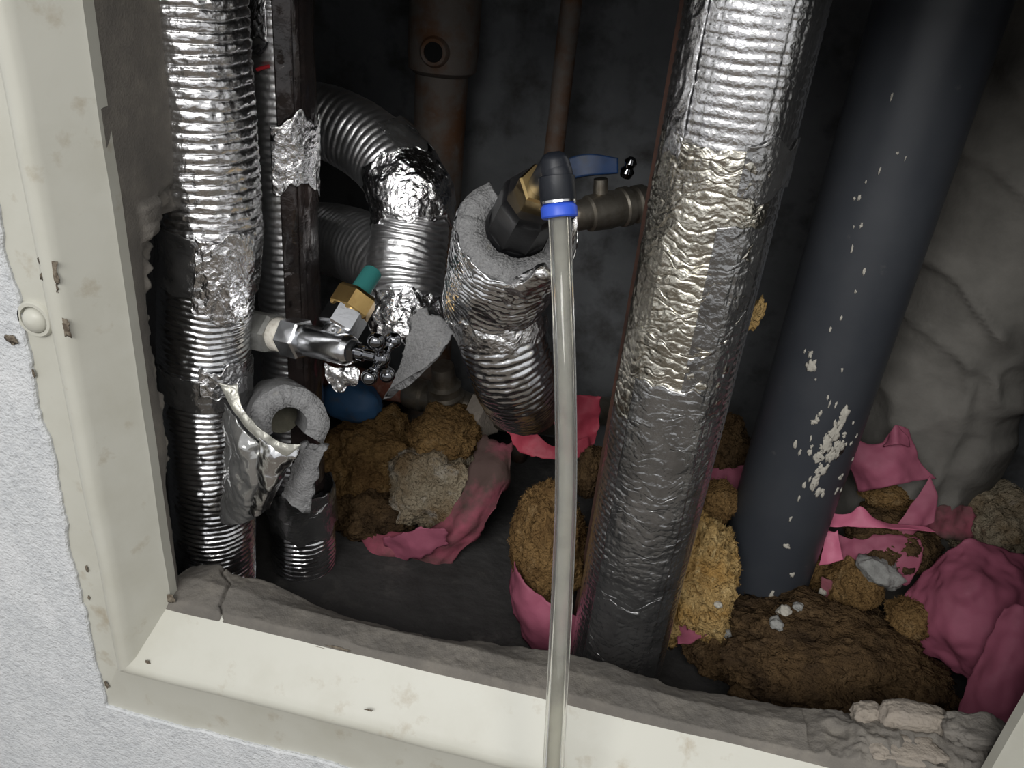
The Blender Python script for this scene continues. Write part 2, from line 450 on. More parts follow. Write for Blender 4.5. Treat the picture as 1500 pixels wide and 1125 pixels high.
for nm, b, m in (('wall_back', (SX0, SX1, SY1, SY1 + 0.05, FLOOR, SZ1), 'concrete_wall'),
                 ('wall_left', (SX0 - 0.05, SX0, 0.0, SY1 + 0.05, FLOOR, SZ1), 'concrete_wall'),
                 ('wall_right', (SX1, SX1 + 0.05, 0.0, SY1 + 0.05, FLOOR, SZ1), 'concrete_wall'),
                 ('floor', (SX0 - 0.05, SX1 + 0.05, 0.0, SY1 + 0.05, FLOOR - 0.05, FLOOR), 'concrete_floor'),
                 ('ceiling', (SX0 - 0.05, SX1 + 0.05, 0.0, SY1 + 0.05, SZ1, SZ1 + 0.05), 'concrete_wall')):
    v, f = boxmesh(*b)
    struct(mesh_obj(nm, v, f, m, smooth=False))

v, f = boxmesh(-3.0, 3.0, -4.5, -0.031, -1.25, -1.2)
struct(mesh_obj('floor', v, f, 'unseen_floor', smooth=False), 'unseen room floor in front of the hatch wall, added as a dark reflection for the foil')  # unseen floor, added to give the lower foil something dark to reflect

# ------------------------------------------------------------------ hatch frame
fx_l = [-0.462, -0.428, -0.4215, -0.4185, -0.4130, -0.4075, -0.4035, -0.4000, -0.3830, -0.3800, -0.3800]
fz_b = [-0.728, -0.648, -0.6415, -0.6380, -0.6325, -0.6270, -0.6225, -0.6180, -0.5790, -0.5755, -0.5755]
fx_r = [0.415, 0.381, 0.3745, 0.3715, 0.366, 0.3605, 0.3565, 0.353, 0.336, 0.333, 0.333]
fz_t = [0.130, 0.096, 0.0895, 0.0865, 0.081, 0.0755, 0.0715, 0.068, 0.053, 0.050, 0.050]
fy = [-0.0265, -0.0265, -0.0290, -0.0350, -0.0390, -0.0395, -0.0375, -0.0325, -0.0030, 0.0010, 0.0120]
fr = thing('hatch_frame', 'cream painted steel frame lining the hatch opening in the wall', 'frame', (-0.02, -0.03, -0.70))
def bar(ca, cb):
    A = np.array([(ca[0][i], fy[i], ca[1][i]) for i in range(len(fy))]); B = np.array([(cb[0][i], fy[i], cb[1][i]) for i in range(len(fy))])
    n = 120; t = np.linspace(0, 1, n)[:, None, None]
    G = A[None] * (1 - t) + B[None] * t
    G = G + 0.0006 * fbm(G * 14, 2)[..., None] * np.array([1, 1, 1])
    return G.reshape(-1, 3), grid_faces(n, len(fy), False).tolist()
for ca, cb, lab in (((fx_l, fz_t), (fx_l, fz_b), None), ((fx_l, fz_b), (fx_r, fz_b), None), ((fx_r, fz_b), (fx_r, fz_t), None), ((fx_r, fz_t), (fx_l, fz_t), None)):
    v, f = bar(ca, cb)
    o = mesh_obj('frame_bar', v, f, 'cream_paint', fr, auto=35)
c0 = P(54, 468, -0.0265)
cap = lathe('screw_cap', c0 + [0, 0.001, 0], c0 + [0, -0.008, 0], [(0, .0100), (.3, .0100), (.6, .0088), (.85, .0058), (1, .001)], 'cream_paint', fr, n=28, auto=60)
lathe('cap_washer', c0 + [0, 0.001, 0.001], c0 + [0, -0.0035, 0.001], [(0, .0148), (.7, .0142), (1, .0132), (1, .0108), (0, .0108)], 'cream_paint', cap, n=32, auto=40, hole=True)
def chip(px, py, y, rx, rz, seed, m='chipped_dirt'):
    blob('paint_chip', P(px, py, y), (rx, 0.0004, rz), m, fr, sub=3, amp=0.6, fine=0.2, freq=2.2, seed=seed)
for k, (px, py, y, rx, rz) in enumerate([(72, 398, -.038, .006, .010), (78, 425, -.038, .0035, .004), (94, 478, -.038, .004, .007), (17, 497, -.031, .0045, .004),
        (188, 632, -.004, .0014, .0025), (127, 833, -.0275, .0012, .003), (204, 884, -.012, .001, .001), (248, 876, -.001, .004, .004), (213, 696, -.001, .0022, .006),
        (49, 548, -.0285, .0016, .003), (156, 1003, -.0285, .002, .004), (540, 1040, -.033, .003, .001), (360, 994, -.022, .002, .001), (560, 1003, -.012, .002, .001), (1153, 1102, .0, .004, .002),
        (130, 876, -.0275, .001, .002), (217, 972, -.034, .002, .004), (470, 950, -.004, .006, .0012), (497, 950, -.003, .009, .0012)]):
    chip(px, py, y, rx, rz, k + 3)
c1 = P(36, 520, -.030)

# ------------------------------------------------------------------ mortar around the hole
def jamb():
    ed = [(300, -40), (299, 60), (300, 150), (285, 230), (262, 300), (226, 345), (222, 400), (226, 470), (228, 515), (236, 560), (248, 600), (252, 650), (246, 720), (250, 790), (252, 850), (256, 900)]
    E_ = np.array([PX(a, b, -0.386) for a, b in ed])
    o = np.argsort(E_[:, 2]); E_ = E_[o]
    nz, nc = 260, 46
    zs = np.linspace(-0.60, 0.055, nz)
    V = np.zeros((nz, nc, 3))
    for i, z in enumerate(zs):
        ye = np.interp(z, E_[:, 2], E_[:, 1])
        ye = max(ye, 0.03)
        u = np.linspace(0, 1, nc)
        k = np.clip(u / 0.8, 0, 1); b = np.clip((u - 0.8) / 0.2, 0, 1)
        V[i, :, 1] = 0.004 + (ye - 0.004) * k + 0.01 * np.sin(b * 1.5)
        V[i, :, 0] = -0.3805 - 0.012 * k ** 3 - 0.135 * b
        V[i, :, 2] = z
    n = fbm(V * 45, 4); n2 = fbm(V * 160, 3)
    u = np.linspace(0, 1, nc)[None, :]
    yy = V[..., 1]
    zr = P(230, 285, 0.06)[2]
    smooth_to = 0.030 + 0.30 * np.clip((V[..., 2] - zr) / 0.01, 0, 1) + 0.006 * fbm(V * 20 + 5, 2)
    rough = np.clip((yy - smooth_to) / 0.004, 0, 1)
    V[..., 0] += rough * (0.007 * n + 0.003 * n2 + 0.002) - 0.0
    V[..., 1] += np.clip((u - 0.6) / 0.3, 0, 1) * (0.006 * n + 0.004 * n2)
    V[..., 0] = np.minimum(V[..., 0], -0.3755)
    return V.reshape(-1, 3), grid_faces(nz, nc, False).tolist()
v, f = jamb()
tag(mesh_obj('mortar_jamb', v, f, 'mortar'), 'rough grey mortar edge beside the left upright of the frame', 'mortar')
def sill():
    ed = [(248, 828), (320, 832), (380, 850), (456, 880), (530, 908), (592, 932), (700, 942), (808, 952), (905, 975), (985, 1008), (1040, 1017), (1140, 1034), (1283, 1046), (1380, 1070), (1470, 1082)]
    E_ = np.array([P(a, b, 0.055) for a, b in ed])
    nx, nc = 720, 60
    xs = np.linspace(-0.392, 0.345, nx)
    cr = np.array([(325, 840), (338, 858), (330, 872), (323, 890), (326, 900)], float)
    cw = np.array([P(a, b, yy) for (a, b), yy in zip(cr, (.05, .035, .022, .008, .0))])
    V = np.zeros((nx, nc, 3))
    u = np.linspace(0, 1, nc)
    for i, x in enumerate(xs):
        ze = np.interp(x, E_[:, 0], E_[:, 2])
        zc = max(ze + 0.010, -0.571) if x < 0.2 else ze + 0.004
        yk = [-0.004, 0.0, 0.026, 0.055, 0.066, 0.070, 0.072]
        zk = [-0.581, -0.5715, zc, ze, ze - 0.03, ze - 0.07, FLOOR]
        kk = [0, 0.06, 0.4, 0.72, 0.82, 0.9, 1]
        V[i, :, 0] = x; V[i, :, 1] = np.interp(u, kk, yk); V[i, :, 2] = np.interp(u, kk, zk)
    wgt = np.clip(u / 0.1, 0, 1)[None, :] * np.clip((1 - u) / 0.1, 0, 1)[None, :]
    V[..., 2] += wgt * (0.0028 * fbm(V * 22, 2) + 0.0006 * fbm(V * 170, 3))
    V[..., 1] += wgt * np.clip((u - 0.5) / 0.2, 0, 1)[None, :] * 0.005 * fbm(V * 30 + 3, 3)
    xcr = np.interp(V[..., 1], cw[::-1, 1], cw[::-1, 0]) + 0.0015 * fbm(V * 120, 2)
    V[..., 2] -= 0.006 * np.exp(-((V[..., 0] - xcr) / 0.0011) ** 2) * (V[..., 1] < 0.06)
    rr = np.clip((V[..., 0] - 0.2) / 0.04, 0, 1) * wgt
    V[..., 2] += rr * 0.006 * ridge(V * 40, 3)
    return V.reshape(-1, 3), grid_faces(nx, nc, False).tolist()
v, f = sill()
tag(mesh_obj('mortar_sill', v, f, 'mortar'), 'cracked grey mortar ledge along the bottom of the opening', 'mortar')
def chunk(name, pxs, y, r, m, seed, label, cat, amp=.18, group=None, rz=0.2, tilt=0.0):
    o = blob(name, P(*pxs, y), r, m, None, sub=5, amp=amp, fine=.05, freq=1.5, seed=seed, rotz=rz, angular=True, tilt=tilt)
    return tag(o, label, cat, group)
chunk('mortar_chunk', (1338, 1055), .05, (.029, .013, .014), 'mortar_pale', 4, 'pale broken mortar block sitting on the ledge near the right corner', 'mortar', tilt=-.12)
chunk('mortar_chunk', (1425, 1070), .045, (.024, .016, .010), 'mortar', 9, 'grey crumbled mortar heap in the bottom right corner of the frame', 'mortar', amp=.35)
chunk('mortar_chunk', (1268, 1046), .05, (.012, .010, .009), 'mortar_pale', 11, 'small pale mortar bit left of the broken mortar block', 'mortar', amp=.3)
chunk('mortar_chunk', (1330, 1098), .02, (.030, .013, .005), 'mortar_pale', 14, 'flat pale mortar patch below the broken mortar block', 'mortar', amp=.3)

# ------------------------------------------------------------------ riser pipes
def vert(px, py, y):
    p = P(px, py, y); return p
def vpath(p, z0, z1, r, n=6):
    return [(p[0], p[1], z0 + (z1 - z0) * k / (n - 1), r) for k in range(n)]

# big foil riser in front
a = vert(1012, 450, 0.165)
t = thing('foil_riser', 'thick vertical riser pipe wrapped in silver foil with a square mesh', 'pipe', (a[0], a[1], FLOOR))
RF = 0.0500
zt = P(1060, 215, 0.115)[2]
sweep('foil_sleeve', vpath(a, 0.49, FLOOR, RF), 'foil_scrim', t, ns=800, nt=230, disp=scrim(0.0076, 26, 0.0010, 0.00022))
def strip_edge(S, T, B):
    return 0.008 * fbm(B * 45, 3)
sweep('tape_strip', vpath(a, zt, P(990, 640, .115)[2], RF + 0.0012), 'foil_warm', t, ns=420, nt=110, th=(-75, 48), thick=0.0012,
      disp=lambda S, T, B: 0.0007 * ridge(B * 60, 3) + scrim(0.0076, 26, 0.0006, .0003)(S, T, B), edge=strip_edge)
sweep('tape_band', vpath(a, zt + .006, zt - 0.035, RF + 0.0022), 'tape_grey', t, ns=40, nt=70, th=(14, 88), thick=0.001, disp=crumple(0.0006, 90), edge=strip_edge)
sweep('tape_strip', vpath(a, zt - 0.06, FLOOR, RF + 0.0021), 'tape_grey', t, ns=420, nt=60, th=(4, 52), thick=0.001, disp=lambda S, T, B: .0004 * ridge(B * 70 + 3, 3) + scrim(.0076, 26, .0004, .0002)(S, T, B), edge=strip_edge)
sweep('tape_strip', vpath(a, zt - 0.20, FLOOR, RF + 0.0026), 'tape_grey', t, ns=420, nt=70, th=(-42, 34), thick=0.001, disp=lambda S, T, B: .0004 * ridge(B * 60 + 8, 3) + scrim(.0076, 26, .0004, .0002)(S, T, B), edge=strip_edge)
sweep('seam_flap', vpath(a, 0.40, zt - 0.02, RF + 0.0022), 'foil_scrim', t, ns=260, nt=24, th=(-62, -40), thick=0.0012, disp=crumple(0.0007, 120), edge=strip_edge)

# dark drain pipe
a = vert(1380, 0, 0.335)
RD = WP(1380, 0, 0.335, 94)
t = thing('drain_pipe', 'smooth dark grey plastic drain pipe spattered with plaster', 'pipe', (a[0], a[1], FLOOR))
sweep('pipe_body', vpath(a, 0.49, FLOOR - 0.0, RD), 'drain_grey', t, ns=20, nt=96)
def on_pipe(axis, R, px, py):
    d = ray(px, py); o = CAM - np.array([axis[0], axis[1], 0])
    A = d[0] ** 2 + d[1] ** 2; Bq = 2 * (o[0] * d[0] + o[1] * d[1]); Cq = o[0] ** 2 + o[1] ** 2 - R * R
    D_ = Bq * Bq - 4 * A * Cq
    if D_ < 0: return None
    s = (-Bq - math.sqrt(D_)) / (2 * A)
    return CAM + d * s
def fleck(axis, R, px, py, w, h, seed, parent):
    q = on_pipe(axis, R, px, py)
    if q is None: return
    ang = math.atan2(q[1] - axis[1], q[0] - axis[0])
    blob('plaster_fleck', q, (0.0009, w, h), 'plaster_fleck', parent, sub=3, amp=.7, fine=.15, freq=1.9, seed=seed, rotz=ang)
R_ = random.Random(5)
spots = [(1187, 519, .0022, .0035), (1188, 535, .0042, .0058), (1193, 618, .0026, .0017), (1224, 632, .005, .009), (1236, 610, .004, .010), (1212, 650, .005, .011), (1228, 655, .006, .010),
         (1200, 668, .005, .006), (1216, 668, .004, .007), (1205, 690, .004, .004), (1195, 705, .0035, .010), (1198, 722, .003, .005), (1178, 712, .0015, .004), (1165, 650, .0018, .004), (1172, 662, .001, .004),
         (1152, 800, .004, .003), (1160, 842, .0025, .003), (1130, 872, .002, .006), (1186, 702, .001, .003), (1170, 730, .001, .004), (1158, 760, .001, .003)]
for k, (px, py, w, h) in enumerate(spots):
    fleck(a, RD, px, py, w, h, k, t)
for k in range(46):
    px = R_.gauss(1215, 16); py = R_.gauss(650, 30)
    fleck(a, RD, px, py, R_.uniform(.0008, .0022), R_.uniform(.001, .004), 40 + k, t)
for k in range(16):
    py = R_.uniform(130, 560); px = 1380 - .313 * py + R_.uniform(-40, 25)
    fleck(a, RD, px, py, R_.uniform(.0005, .0012), R_.uniform(.001, .0035), 90 + k, t)

# cloth wrapped pipe
a = vert(1362, 600, 0.50)
def cloth(S, T, B):
    D = np.stack([B[..., 0] * 7, B[..., 1] * 7, B[..., 2] * 17 + B[..., 0] * 11], -1)
    D = D + 0.5 * np.stack([vnoise(B * 12), vnoise(B * 12 + 7), vnoise(B * 12 + 13)], -1)
    return 0.007 * fbm(B * np.array([8, 8, 10]), 2) + 0.008 * np.clip(ridge(D, 2), 0, 2) ** 1.6
o = sweep('wrapped_pipe', vpath(a, 0.49, FLOOR, 0.096), 'cloth_wrap', None, ns=220, nt=120, disp=cloth)
tag(o, 'fat pipe bundled in creased off-white cloth behind the drain pipe', 'pipe')

def band(p, rp, L, yaxis, front):     # bands given where their front shows: same height on the axis
    out = []
    for px, py, dr in L:
        z = P(px, py, yaxis - front)[2]
        c = np.array([np.interp(-z, [-q[2] for q in p], [q[k] for q in p]) for k in range(3)])
        c[2] = z
        out.append(np.append(c, rp + dr))
    return out

# corrugated foil pipe next to the left upright
t = thing('insulated_pipe', 'corrugated silver foil insulated pipe close to the left mortar edge', 'pipe', P(318, 880, 0.125))
yA = 0.130
ctr = [(262, -160), (277, 0), (295, 180), (309, 340), (302, 430), (299, 510), (303, 590), (310, 700), (315, 800), (318, 900), (322, 990)]
pp = pts([(x, y, yA, 0.0432) for x, y in ctr])
sweep('foil_sleeve', pp[:4], 'foil_scrim', t, ns=420, nt=150, disp=lambda S, T, B: ribs(0.0082, 0.0018)(S, T, B) + scrim(0.0082, 22, 0.0007)(S, T, B))
pl = pts([(x, y, yA, 0.0418) for x, y in ctr[3:]])
sweep('foil_sleeve', pl, 'foil', t, ns=620, nt=128, disp=ribs(0.0062, 0.0028, 0.0006))
wob = lambda a_, fq: (lambda s, T, B: a_ * fbm(B * fq, 3))
sweep('tape_band', band(pp, .0445, [(310, 352, 0), (308, 400, 0), (304, 440, 0)], yA, .043), 'tape_grey', t, ns=60, nt=120, thick=0.0015, disp=crumple(0.0009, 70), edge=wob(.004, 40))
sweep('tape_band', band(pp, .0460, [(310, 345, 0), (308, 400, 0), (304, 455, 0)], yA, .035), 'foil_crumpled', t, ns=60, nt=60, th=(18, 86), thick=0.0012, disp=crumple(0.0013, 80, 4), edge=wob(.010, 50))
sweep('tape_band', band(pl, .0436, [(310, 566, 0), (308, 610, 0)], yA, .043), 'tape_grey', t, ns=40, nt=120, thick=0.0012, disp=crumple(0.0008, 60, 6), edge=wob(.005, 40))
sweep('tape_band', band(pl, .0450, [(310, 540, 0), (308, 585, 0)], yA, .035), 'foil_crumpled', t, ns=40, nt=50, th=(25, 88), thick=0.0012, disp=crumple(0.0012, 80, 2), edge=wob(.010, 60))

# second pipe in dark film
a = vert(408, 100, 0.245)
R2 = 0.0305
t = thing('film_pipe', 'foil pipe under glossy dark film between the left pipe and the bends', 'pipe', (a[0], a[1], FLOOR))
sweep('foil_sleeve', vpath(a, 0.49, FLOOR, R2), 'foil_bend', t, ns=900, nt=100, disp=ribs(0.0075, 0.0020, 0.0003, sharp=0.9))
zl = P(452, 770, .2)[2]
sweep('foil_sleeve', [(a[0] + .006, a[1] - .004, zl, .0375), (a[0] + .008, a[1] - .004, (zl + FLOOR) / 2, .0385), (a[0] + .008, a[1] - .004, FLOOR, .0385)], 'foil', t, ns=160, nt=90, disp=ribs(0.0066, 0.0022, 0.0005, seed=2))
sweep('film_cover', vpath(a, 0.48, P(455, 745, .2)[2], R2 + 0.0022), 'dark_film', t, ns=200, nt=70, th=(20, 150), thick=0.0012, disp=crumple(0.0009, 40), edge=strip_edge)
zz = [P(430, y, .2)[2] for y in (185, 300)]
sweep('foil_patch', vpath(a, zz[0], zz[1], R2 + 0.0052), 'foil_crumpled', t, ns=60, nt=60, th=(10, 105), thick=0.001, disp=crumple(0.0010, 60, 5), edge=lambda s, T, B: 0.012 * fbm(B * 50, 3))
sweep('film_seam', vpath(a, 0.45, P(455, 700, .2)[2], R2 + 0.0045), 'dark_film', t, ns=160, nt=16, th=(48, 58), thick=0.002, disp=crumple(0.0006, 60, 9))
zz = [P(430, y, .2)[2] for y in (-60, 68)]
sweep('foil_patch', vpath(a, zz[0], zz[1], R2 + 0.0036), 'foil_crumpled', t, ns=60, nt=40, th=(-50, 12), thick=0.001, disp=crumple(0.0008, 60, 2), edge=lambda s, T, B: 0.008 * fbm(B * 50, 3))
zz = [P(455, y, .2)[2] for y in (742, 800)]
sweep('clear_wrap', [(a[0] + .006, a[1] - .004, zz[0], .0395), (a[0] + .007, a[1] - .004, (zz[0] + zz[1]) / 2, .041), (a[0] + .008, a[1] - .004, zz[1], .0405)], 'tape_grey', t, ns=50, nt=110, thick=0.001, disp=crumple(0.0013, 45, 7), edge=lambda s, T, B: 0.012 * fbm(B * 40, 3))
def scribble(pl, m, r):
    q = []
    for px, py in pl:
        w = on_pipe(a, R2 + 0.0050, px, py)
        if w is not None: q.append(np.append(w, r))
    sweep('marker_line', q, m, t, ns=30, nt=6)
scribble([(370, 74), (380, 66), (384, 76), (376, 80), (388, 70), (392, 62)], 'ink_black', .0009)
scribble([(376, 102), (386, 99), (395, 97)], 'ink_red', .0017)

# rusty riser and coupling at the back
a = vert(648, 100, 0.578)
t = thing('rusty_riser', 'rust streaked steel riser with a bulky coupling on the back wall', 'pipe', (a[0], a[1], FLOOR))
rr = WP(648, 160, 0.578, 38); rc = WP(648, 60, 0.578, 52)
sweep('pipe_body', vpath(a, 0.49, FLOOR, rr), 'rusty_steel', t, ns=40, nt=56, disp=lambda S, T, B: 0.0008 * fbm(B * 60, 3))
zc = P(650, 122, 0.51)[2]
cp = lathe('coupling', (a[0], a[1], zc), (a[0], a[1], 0.30), [(0, rc * .80), (.012, rc * .97), (.05, rc), (.5, rc), (1, rc * .95)], 'rusty_steel', t, n=64, auto=40)
hp = on_pipe(a, rc, 636, 76)
hd = norm(np.array([hp[0] - a[0], hp[1] - a[1], 0]))
lathe('port_ring', hp - hd * .004, hp + hd * .005, [(0, .019), (.7, .018), (1, .0155), (1, .0120), (0, .0120)], 'rusty_steel', cp, n=32, auto=40, hole=True)
lathe('port_shade', hp - hd * .004, hp + hd * .0018, [(0, .0124), (1, .0124)], 'hole_shade', cp, n=28)  # solid near-black disc, colour stands in for shade inside the port

a = vert(820, 150, 0.56)
o = sweep('thin_pipe', vpath(a, 0.49, FLOOR, WP(820, 150, .56, 15)), 'rusty_steel', None, ns=40, nt=32, disp=lambda S, T, B: 0.0006 * fbm(B * 70, 3))
tag(o, 'slim dark rusted pipe in the shadow behind the hose elbow', 'pipe')

# steel angle behind the foil riser
a = vert(991, 30, 0.235)
v = []
w = 0.030
sec = [(-.0, 0), (w, 0), (w, .005), (.005, .005), (.005, w), (0, w)]
zs = (0.49, FLOOR)
v = [(a[0] + x, a[1] + y, z) for z in zs for x, y in sec]
f = [[i, (i + 1) % 6, 6 + (i + 1) % 6, 6 + i] for i in range(6)] + [list(range(6))[::-1], list(range(6, 12))]
tag(mesh_obj('steel_angle', v, f, 'rust_brown', smooth=False), 'rust brown steel angle standing just behind the foil riser', 'angle bar')

# ------------------------------------------------------------------ foil bends
t = thing('branch_bends', 'silver ribbed foil bends turning down into one taped tee', 'pipe', P(590, 470, 0.24))
up = pts([(405, 210, .385, .0405), (450, 177, .385, .0405), (505, 190, .375, .0405), (560, 228, .355, .0405), (592, 272, .33, .0405), (602, 312, .31, .0405)])
sweep('upper_bend', up, 'foil_bend', t, ns=300, nt=96, disp=ribs(0.0088, 0.0015, 0.0003, sharp=1.0))
lo = pts([(400, 350, .40, .0420), (450, 348, .39, .0420), (505, 355, .36, .0420), (560, 380, .31, .0420), (585, 410, .28, .040)])
sweep('lower_bend', lo, 'foil_bend', t, ns=260, nt=96, disp=ribs(0.0088, 0.0015, 0.0003, sharp=1.0))
te = pts([(606, 282, .305, .0395), (602, 330, .295, .0400), (594, 390, .275, .0415), (592, 440, .255, .0390), (592, 478, .24, .035)])
sweep('tee_sleeve', te, 'foil_bend', t, ns=260, nt=96, disp=ribs(0.0078, 0.0015, 0.0005, wob=.003, sharp=1.0), edge=lambda s, T, B: 0.010 * np.clip((s - .9) / .1, 0, 1) * fbm(B * 70, 3))
sweep('crumpled_tape', pts([(590, 255, .322, .0418), (603, 290, .305, .0425), (605, 325, .298, .0410)]), 'foil_crumpled', t, ns=90, nt=120, thick=.0012, disp=crumple(0.0020, 55, 1), edge=lambda s, T, B: 0.008 * fbm(B * 60, 3))
sweep('dark_tape', pts([(560, 222, .352, .0425), (592, 262, .33, .0430)]), 'tape_grey', t, ns=50, nt=60, th=(25, 140), thick=.0012, disp=crumple(0.0012, 45, 8), edge=lambda s, T, B: 0.010 * fbm(B * 50, 3))
sweep('crumpled_tape', pts([(592, 432, .258, .0402), (592, 455, .25, .0390), (593, 482, .238, .0345), (592, 496, .235, .028)]), 'foil_crumpled', t, ns=80, nt=110, thick=.0012, disp=crumple(0.0026, 60, 3), edge=lambda s, T, B: 0.014 * fbm(B * 70, 3))
o = sheet('foam_scrap', [[(612, 455, .212), (640, 462, .212), (668, 478, .210)], [(598, 492, .205), (626, 504, .203), (652, 512, .203)], [(588, 532, .196), (606, 540, .194), (628, 537, .195)], [(570, 580, .190), (578, 572, .189), (590, 562, .188)]],
          'foam', nu=40, nv=60, thick=0.010, wrinkle=.0015, wfreq=60, ragged=.004)
tag(o, 'torn grey foam slab hanging under the taped tee', 'foam')

# ------------------------------------------------------------------ angle valve
def mix(A, B, s): return np.asarray(A) * (1 - s) + np.asarray(B) * s
t = thing('angle_valve', 'chrome angle valve with dark cross handle on the left pipe', 'valve', P(480, 560, .15))
A0 = P(352, 479, .170); A1 = P(406, 490, .150)
u0 = WP(400, 490, .15, 1)
hexprism('hex_socket', A0, A1, 31 * u0, 'zinc', t, rot=12)
T0, T1 = P(404, 489, .151), P(420, 493, .146)
lathe('thread_tape', T0, T1, [(0, 22 * u0), (.15, 25 * u0), (.5, 24 * u0), (.85, 25 * u0), (1, 22 * u0)], 'white_tape', t, n=36, auto=60)
H0, H1 = P(420, 492, .146), P(446, 498, .139)
hexprism('hex_nut', H0, H1, 30 * u0, 'chrome', t, rot=20)
B0, B1 = P(444, 497, .140), P(516, 514, .120)
bo = lathe('valve_body', B0, B1, [(0, 22 * u0), (.08, 21.5 * u0), (.12, 23 * u0), (.9, 22.5 * u0), (.97, 20 * u0), (1, 17 * u0)], 'chrome', t, n=48, auto=40)
q = P(489, 485, .112)
lathe('round_mark', q - [0, 0, 0], q + [0, -.0012, .0012], [(0, .0032), (1, .0030), (1, .0018), (0, .0018)], 'chrome', bo, n=16, hole=True)
S0, S1 = B1, P(564, 526, .114)
ax = norm(S1 - S0)
lathe('bonnet_nut', mix(S0, S1, -.05), mix(S0, S1, .16), [(0, 15 * u0), (.2, 17 * u0), (.8, 17 * u0), (1, 15 * u0)], 'chrome_dark', t, n=6, auto=20)
lathe('stem', mix(S0, S1, .1), mix(S0, S1, 1.0), [(0, 11 * u0), (.3, 11 * u0), (.34, 8 * u0), (.7, 8 * u0), (.8, 12 * u0), (1, 12 * u0)], 'chrome_dark', t, n=28)
hd = thing('cross_handle', '', '', mix(S0, S1, .9))
del hd['label']; del hd['category']
hd.name = 'cross_handle'
hd.parent = t; hd.location = tuple(mix(S0, S1, .9) - np.array(t['_o']))
upv = norm(np.array([0, 0, 1.0]) - ax[2] * ax); sd = np.cross(ax, upv)
hc = mix(S0, S1, .9)
bpy.data.objects.remove(hd)
def handle():
    V, Fc = [], []
    def add(vs, fs):
        n = sum(len(x) for x in V); V.append(np.asarray(vs)); Fc.extend([[i + n for i in f_] for f_ in fs])
    sv, sf = ico(3)
    add(hc + sv * 12 * u0, sf)
    for k in range(4):
        an = math.radians(24 + 90 * k); d = upv * math.cos(an) + sd * math.sin(an)
        L = 35 * u0
        add(hc + d * L + sv * 11.5 * u0, sf)
        w1 = np.cross(d, ax); n = 16; th_ = np.arange(n) * 2 * math.pi / n
        ring = lambda s, r: hc + d * L * s + r * u0 * (np.cos(th_)[:, None] * ax + np.sin(th_)[:, None] * w1)
        rs = np.vstack([ring(.1, 8), ring(.4, 6), ring(.62, 5.2), ring(.66, 7.2), ring(.72, 7.2), ring(.76, 5.5), ring(.95, 5.5)])
        add(rs, grid_faces(7, n, True).tolist())
    return np.vstack(V), Fc
v, f = handle()
mesh_obj('cross_handle', v, f, 'chrome_dark', t)
N0, N1 = P(487, 496, .130), P(508, 463, .150)
lathe('outlet_neck', N0, N1, [(0, 20 * u0), (1, 19 * u0)], 'chrome', t, n=36)
M0, M1 = P(494, 484, .139), P(511, 456, .155)
hexprism('outlet_nut', M0, M1, 31 * u0, 'chrome', t, rot=5)
Q0, Q1 = P(508, 460, .153), P(526, 430, .170)
ub = WP(515, 445, .16, 1)
hexprism('brass_nut', Q0, Q1, 33 * ub, 'brass', t, rot=25, ch=.15)
lathe('brass_collar', mix(Q0, Q1, -.12), mix(Q0, Q1, .1), [(0, 27 * ub), (1, 29 * ub)], 'brass', t, n=32)
lathe('teal_sleeve', P(524, 432, .170), P(545, 400, .200), [(0, 15 * ub), (1, 15 * ub)], 'teal_plastic', t, n=32)
o = sheet('foil_scrap', [[(474, 528, .125), (500, 540, .122), (528, 536, .125)], [(480, 550, .122), (500, 553, .116), (526, 556, .122)], [(494, 572, .125), (502, 574, .122), (512, 566, .125)]],
          'foil_crumpled', nu=40, nv=30, thick=.0008, wrinkle=.006, wfreq=70, ragged=.004)
tag(o, 'crumpled silver foil scrap dangling under the chrome valve', 'foil')

# ------------------------------------------------------------------ torn sleeve hanging on the left pipe
t = thing('torn_sleeve', 'torn grey foam sleeve with peeled foil hanging beside the left pipe', 'insulation', P(420, 740, .12))
Ck = P(424, 622, .100); Cb = P(408, 604, .175)
uf = WP(424, 622, .10, 1)
sw = [np.append(mix(Ck, Cb, s), 57 * uf) for s in (0, .35, .7, 1)]
fs = sweep('foam_shell', sw, 'foam', t, ns=30, nt=120, th=(-128, 112), thick=.0200, ref=(0, 0, 1),
      disp=lambda S, T, B: 0.0016 * fbm(B * 60, 3), edge=lambda s, T, B: (1 - s) * (0.003 * fbm(B * 90, 3)))
lathe('foam_back', mix(Ck, Cb, .8), mix(Ck, Cb, .98), [(0, .019), (1, .019)], 'foam_inner', t, n=40)
sheet('foam_tongue', [[(440, 652, .098), (458, 650, .098), (478, 656, .10)], [(432, 690, .098), (448, 690, .094), (464, 690, .098)], [(416, 722, .10), (432, 738, .096), (450, 742, .10)]],
      'foam', t, nu=30, nv=36, thick=.011, wrinkle=.002, wfreq=60, ragged=.005)
sheet('foil_peel', [[(330, 590, .085), (350, 620, .068), (378, 648, .064), (412, 662, .072)], [(328, 650, .085), (346, 668, .062), (372, 685, .058), (404, 690, .070)],
                    [(326, 715, .088), (343, 722, .068), (366, 725, .062), (388, 718, .072)], [(324, 768, .09), (340, 768, .08), (358, 765, .076), (374, 756, .080)]],
      'film_grey', t, nu=90, nv=110, thick=.0008, wrinkle=.0030, wfreq=45, ragged=.003)
sheet('foil_peel', [[(378, 640, .058), (400, 652, .056), (436, 660, .066)], [(380, 668, .056), (402, 676, .052), (430, 676, .062)], [(378, 710, .060), (396, 714, .054), (414, 704, .064)], [(364, 754, .07), (378, 754, .064), (394, 744, .070)]],
      'foil', t, nu=60, nv=90, thick=.0008, wrinkle=.0022, wfreq=60, seed=4, ragged=.003)
